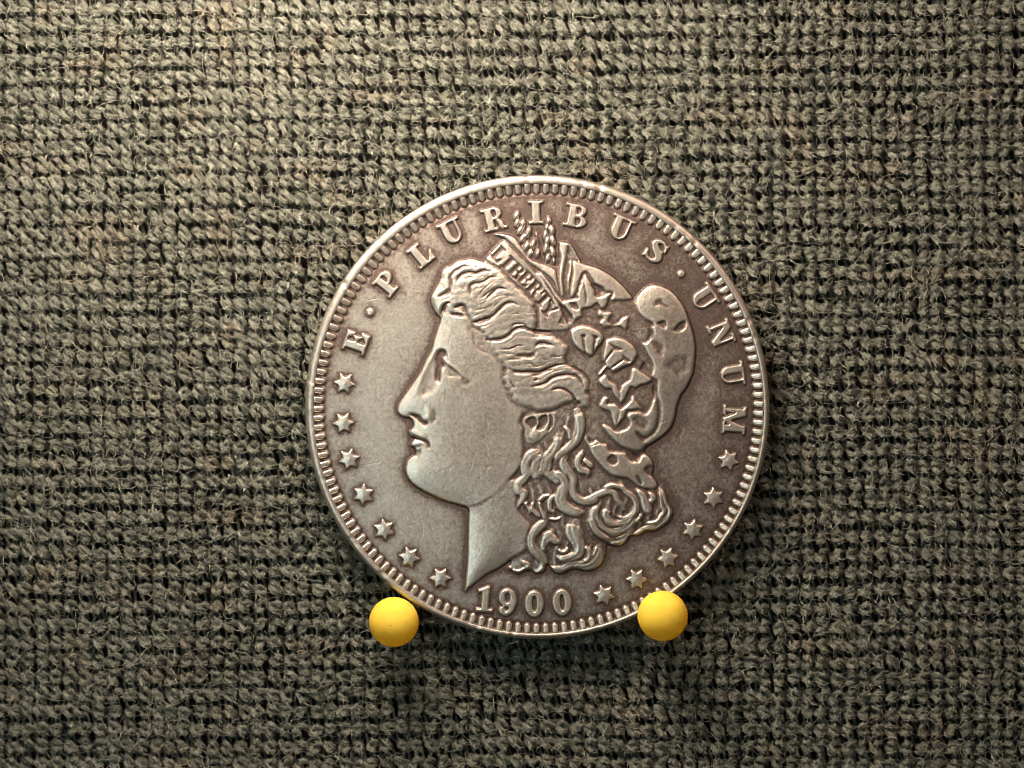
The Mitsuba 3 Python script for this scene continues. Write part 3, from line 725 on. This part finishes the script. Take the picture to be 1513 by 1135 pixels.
# loose hairs that stand off the yarn
curves = []
for k in range(15000):
    x, y = rng.uniform(-XS, XS), rng.uniform(-YS, YS)
    if math.hypot(x - CX0, y - CY0) < 18.6:
        continue
    ln, m = rng.uniform(0.8, 3.6) * rng.uniform(0.5, 1.0), 9
    a0, curl = rng.uniform(0, 6.283), rng.normal(0, 2.4)
    an = a0 + np.cumsum(np.full(m, curl / m) + rng.normal(0, 0.22, m))
    q = np.cumsum(np.stack([np.cos(an), np.sin(an)], 1) * ln / m, 0)
    top = rng.uniform(-0.3, 0.5)
    z = -0.55 + (top + 0.55) * np.sin(np.linspace(0.15, 1, m) * np.pi * rng.uniform(0.55, 0.95))
    wd = rng.uniform(0.007, 0.014) * np.ones(m)
    q = np.stack([x + q[:, 0], y + q[:, 1], z], 1)
    curves.append(np.hstack([world(q), wd[:, None] * SC]))
for k in range(46):                                          # a few hairs cling to the coin's edge
    an, m = rng.uniform(0, 6.283), 9
    s = np.linspace(0, 1, m)
    r = 19.5 + 0.5 * (1 - s) - rng.uniform(0.2, 1.1) * s**3
    an = an + s * rng.normal(0, 0.06)
    z = -0.5 + rng.uniform(2.4, 3.4) * np.sin(s * np.pi * 0.55)
    q = np.stack([CX0 + r * np.cos(an), CY0 + r * np.sin(an), z], 1)
    curves.append(np.hstack([world(q), np.full((m, 1), 0.011 * SC)]))
scene['knitted_cloth__loose_hair'] = {'type': 'linearcurve', 'filename': write_curves('hair', curves), 'bsdf': {'type': 'ref', 'id': 'wool_hair_lit'}}
labels['knitted_cloth__loose_hair'] = {'kind': 'stuff'}
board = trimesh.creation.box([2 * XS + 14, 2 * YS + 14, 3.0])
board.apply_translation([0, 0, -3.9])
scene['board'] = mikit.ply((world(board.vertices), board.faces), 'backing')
labels['board'] = {'kind': 'structure'}
# ---- the relief as meshes, one per part, with shared normals so that parts meet without a seam
ny, nx = np.gradient(H, G)
NRM = np.stack([-nx, -ny, np.ones_like(H)], -1)
NRM /= np.linalg.norm(NRM, axis=-1, keepdims=True)
keep = RR < RO + 0.04
C3 = np.array([CX0, CY0, FACE_Z])
VX = world(np.stack([GX + C3[0], GY + C3[1], H + C3[2]], -1)).reshape(-1, 3)
VN = np.stack([NRM[..., 0], -NRM[..., 2], NRM[..., 1]], -1).reshape(-1, 3)
# tarnish: a dark sulphide layer that handling has rubbed off whatever stands proud, blotchy and grainy, with some occlusion painted into the recesses
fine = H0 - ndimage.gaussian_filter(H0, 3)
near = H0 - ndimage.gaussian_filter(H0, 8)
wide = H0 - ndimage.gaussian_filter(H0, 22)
film_shade = 0.40 + 0.018 * np.clip(GX, -12, 12) + 0.010 * np.clip(GY, -6, 14) - 4.0 * np.clip(fine, 0, 1) + 19.0 * np.clip(-fine, 0, 1) - 6.5 * near - 2.6 * wide + 0.5 * gnoise(3.2, 21, 4) + 0.70 * gnoise(0.2, 22, 2)  # the rise to the right and top paints in duller reflections
kind = np.array([0.10 if s == 'portrait__background' else 0.34 if s == 'portrait__headband' else -0.22 if s == 'portrait__wheat_ear' else 0.13 if s in ('portrait__face', 'portrait__neck') else 0.16 if s.startswith('portrait') else -0.28 if s in ('letter', 'star', 'numeral', 'dot', 'denticle') else 0.0 for s in PARTS])
film_shade += kind[LAB] * (H0 > 0.08) - 0.10 * (DS > 0.1) * sst(0.15, 0.4, H0)
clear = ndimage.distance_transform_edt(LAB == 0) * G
film_shade += 0.42 * np.exp(-clear / 0.28) * (clear > 0) * (0.6 + 0.8 * (gnoise(0.9, 25) + 0.5))     # grime that polishing never reaches, round every raised device
film_shade = sst(-0.35, 1.15, film_shade).reshape(-1)
ii = np.arange(NG * NG).reshape(NG, NG)
quad = np.stack([ii[:-1, :-1], ii[:-1, 1:], ii[1:, 1:], ii[1:, :-1]], -1).reshape(-1, 4)
ok = keep.reshape(-1)[quad].all(1)
quad, lab = quad[ok], LAB.reshape(-1)[quad[ok][:, 0]]


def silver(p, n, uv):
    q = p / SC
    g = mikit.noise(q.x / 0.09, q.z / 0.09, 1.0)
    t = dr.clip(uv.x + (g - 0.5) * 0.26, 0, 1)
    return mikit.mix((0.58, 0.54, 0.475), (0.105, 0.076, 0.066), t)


def silver_rough(p, n, uv):
    q = p / SC
    return 0.32 + 0.17 * uv.x + 0.08 * mikit.noise(q.x / 0.2, q.z / 0.2, 8.0)


scene['silver'] = {'type': 'twosided', 'bsdf': {'type': 'principled', 'base_color': mikit.proc(silver), 'metallic': 0.85, 'roughness': mikit.proc(silver_rough), 'specular': 0.5}}


def coin_shape(key, v, f, n, t):
    path = meshkit.write_ply((v, f), False, np.stack([t, t * 0], 1), None, normals=n)
    scene[key] = {'type': 'ply', 'filename': path, 'face_normals': False, 'bsdf': {'type': 'ref', 'id': 'silver'}}


order = np.argsort(lab, kind='stable')
quad, lab = quad[order], lab[order]
used = {}
for i, lo, hi in zip(*[np.unique(lab)] + [np.searchsorted(lab, np.unique(lab), s) for s in ('left', 'right')]):
    name = PARTS[i]
    m = used[name] = used.get(name, -1) + 1
    q = quad[lo:hi]
    ids, inv = np.unique(q, return_inverse=True)
    q = inv.reshape(q.shape)
    coin_shape(f'coin__{name}' + (f'_{m:03d}' if m else ''), VX[ids], np.vstack([q[:, [0, 1, 2]], q[:, [0, 2, 3]]]), VN[ids], film_shade[ids])
# rim and milled edge: a turned profile whose inner wall follows the struck face and whose outside follows the blank
prof = np.array([[18.30, -0.10, .7], [18.40, .12, .7], [18.44, .27, .5], [18.52, .325, .25], [18.66, .335, .15], [18.80, .315, .15], [18.93, .24, .2], [19.02, .12, .3], [19.05, -.03, .4],
                 [19.05, -.9, .6], [19.05, -1.75, .7], [19.0, -1.95, .8], [18.85, -2.1, .8], [18.0, -2.1, .8]])
MA = 189 * 6
ang = np.arange(MA) * 2 * np.pi / MA
mill = np.where(np.arange(len(prof)) > 8, 1, 0) * 0.035
ra = prof[:, 0][:, None] - mill[:, None] * (0.5 + 0.5 * np.cos(ang * 189))[None]
ci = np.stack([np.cos(ang), np.sin(ang), 0 * ang], 1)
wob = 0.05 * (meshkit.fbm(ci * 3 + 4, 3, 5) - 0.5) - 0.25 * np.clip(meshkit.noise(ci * 26, 8) - 0.70, 0, 1)      # uneven wear and small nicks
cw = np.clip((19.0 - prof[:, 0]) / 0.5, 0, 1)[:, None] * (prof[:, 1] > -0.5)[:, None]
rv = np.stack([CX0 + ra * np.cos(ang) + cw * RING[0], CY0 + ra * np.sin(ang) + cw * RING[1], FACE_Z + prof[:, 1][:, None] + (prof[:, 1] > 0)[:, None] * wob[None]], -1)
i, j = np.meshgrid(np.arange(len(prof) - 1), np.arange(MA), indexing='ij')
q = np.stack([i * MA + j, (i + 1) * MA + j, (i + 1) * MA + (j + 1) % MA, i * MA + (j + 1) % MA], -1).reshape(-1, 4)
tri = np.vstack([q[:, [0, 1, 2]], q[:, [0, 2, 3]]])
V = world(rv).reshape(-1, 3)
v_, f_, n_ = meshkit.arrays((V, tri), True)
tt = np.clip(np.repeat(prof[:, 2], MA) + 0.5 * (meshkit.fbm(rv.reshape(-1, 3) / 1.1, 3, 4) - 0.5), 0, 1)
coin_shape('coin__rim', v_, f_, n_, tt)
labels['coin'] = {'label': 'worn silver coin with a capped head and the date 1900, resting on two yellow pins', 'category': 'coin'}
# ---------------------------------------------------------------- two pins with yellow ball heads
def yellow(p, n, uv):
    q = p / SC
    a = mikit.fbm(q.x / 1.6, q.y / 1.6, q.z / 1.6, 3)
    s = mikit.noise(q.x / 0.11, q.y / 0.11, q.z / 0.11)
    c = mikit.mix((0.97, 0.72, 0.07), (0.985, 0.83, 0.15), a)
    return mikit.mix(c, mi.Color3f(0.35, 0.18, 0.02), mikit.smoothstep(0.87, 0.95, s) * 0.6)


scene['yellow_plastic'] = {'type': 'principledthin', 'base_color': mikit.proc(yellow), 'roughness': 0.16, 'diff_trans': 0.7, 'eta': 1.45}
scene['pin_steel'] = {'type': 'roughconductor', 'alpha': 0.15, 'specular_reflectance': {'type': 'rgb', 'value': [0.6, 0.58, 0.55]}}


def pin(key, head, r, label):
    head = np.array(head, float)
    c = np.array([CX0, CY0])
    out = (head[:2] - c) / np.linalg.norm(head[:2] - c)
    touch = np.r_[c + out * (19.05 + 0.36), 1.0]             # the shaft lies against the coin's edge
    tip = head + (touch - head) * (head[2] + 9.0) / (head[2] - touch[2])
    ball = trimesh.creation.icosphere(5, r)
    v = np.array(ball.vertices)
    v *= (1 + 0.012 * (meshkit.fbm(v / 1.3 + head, 2, 3) - 0.5))[:, None]
    neck = (tip - head) / np.linalg.norm(tip - head)
    scene[key + '__head'] = mikit.ply((world(v + head), ball.faces), 'yellow_plastic', True)
    L = np.linalg.norm(tip - head)
    s = np.array([r * 0.9, r + 0.25, r + 0.3, L - 2.5, L])
    p = head + s[:, None] * neck
    sv, sf = tubes(p, np.array([0.75, 0.5, 0.33, 0.33, 0.03]), 16)
    scene[key + '__shaft'] = mikit.ply((world(sv), sf), 'pin_steel', True)
    labels[key] = {'label': label, 'category': 'pin'}


def on_cloth(px, py, z):
    f = (CAM_D + FACE_Z - z) / CAM_D
    return [(px - 756.5) * PX * f, (567.5 - py) * PX * f, z]


pin('ball_head_pin', on_cloth(582, 919, 3.4), 2.03, 'yellow ball head pin under the lower left edge of the coin, beside the rim')
pin('ball_head_pin_001', on_cloth(979, 910, 4.3), 2.04, 'yellow ball head pin at the lower right edge, overlapping the rim of the coin')
for k in ('ball_head_pin', 'ball_head_pin_001'):
    labels[k]['group'] = 'yellow pins that hold up the coin'
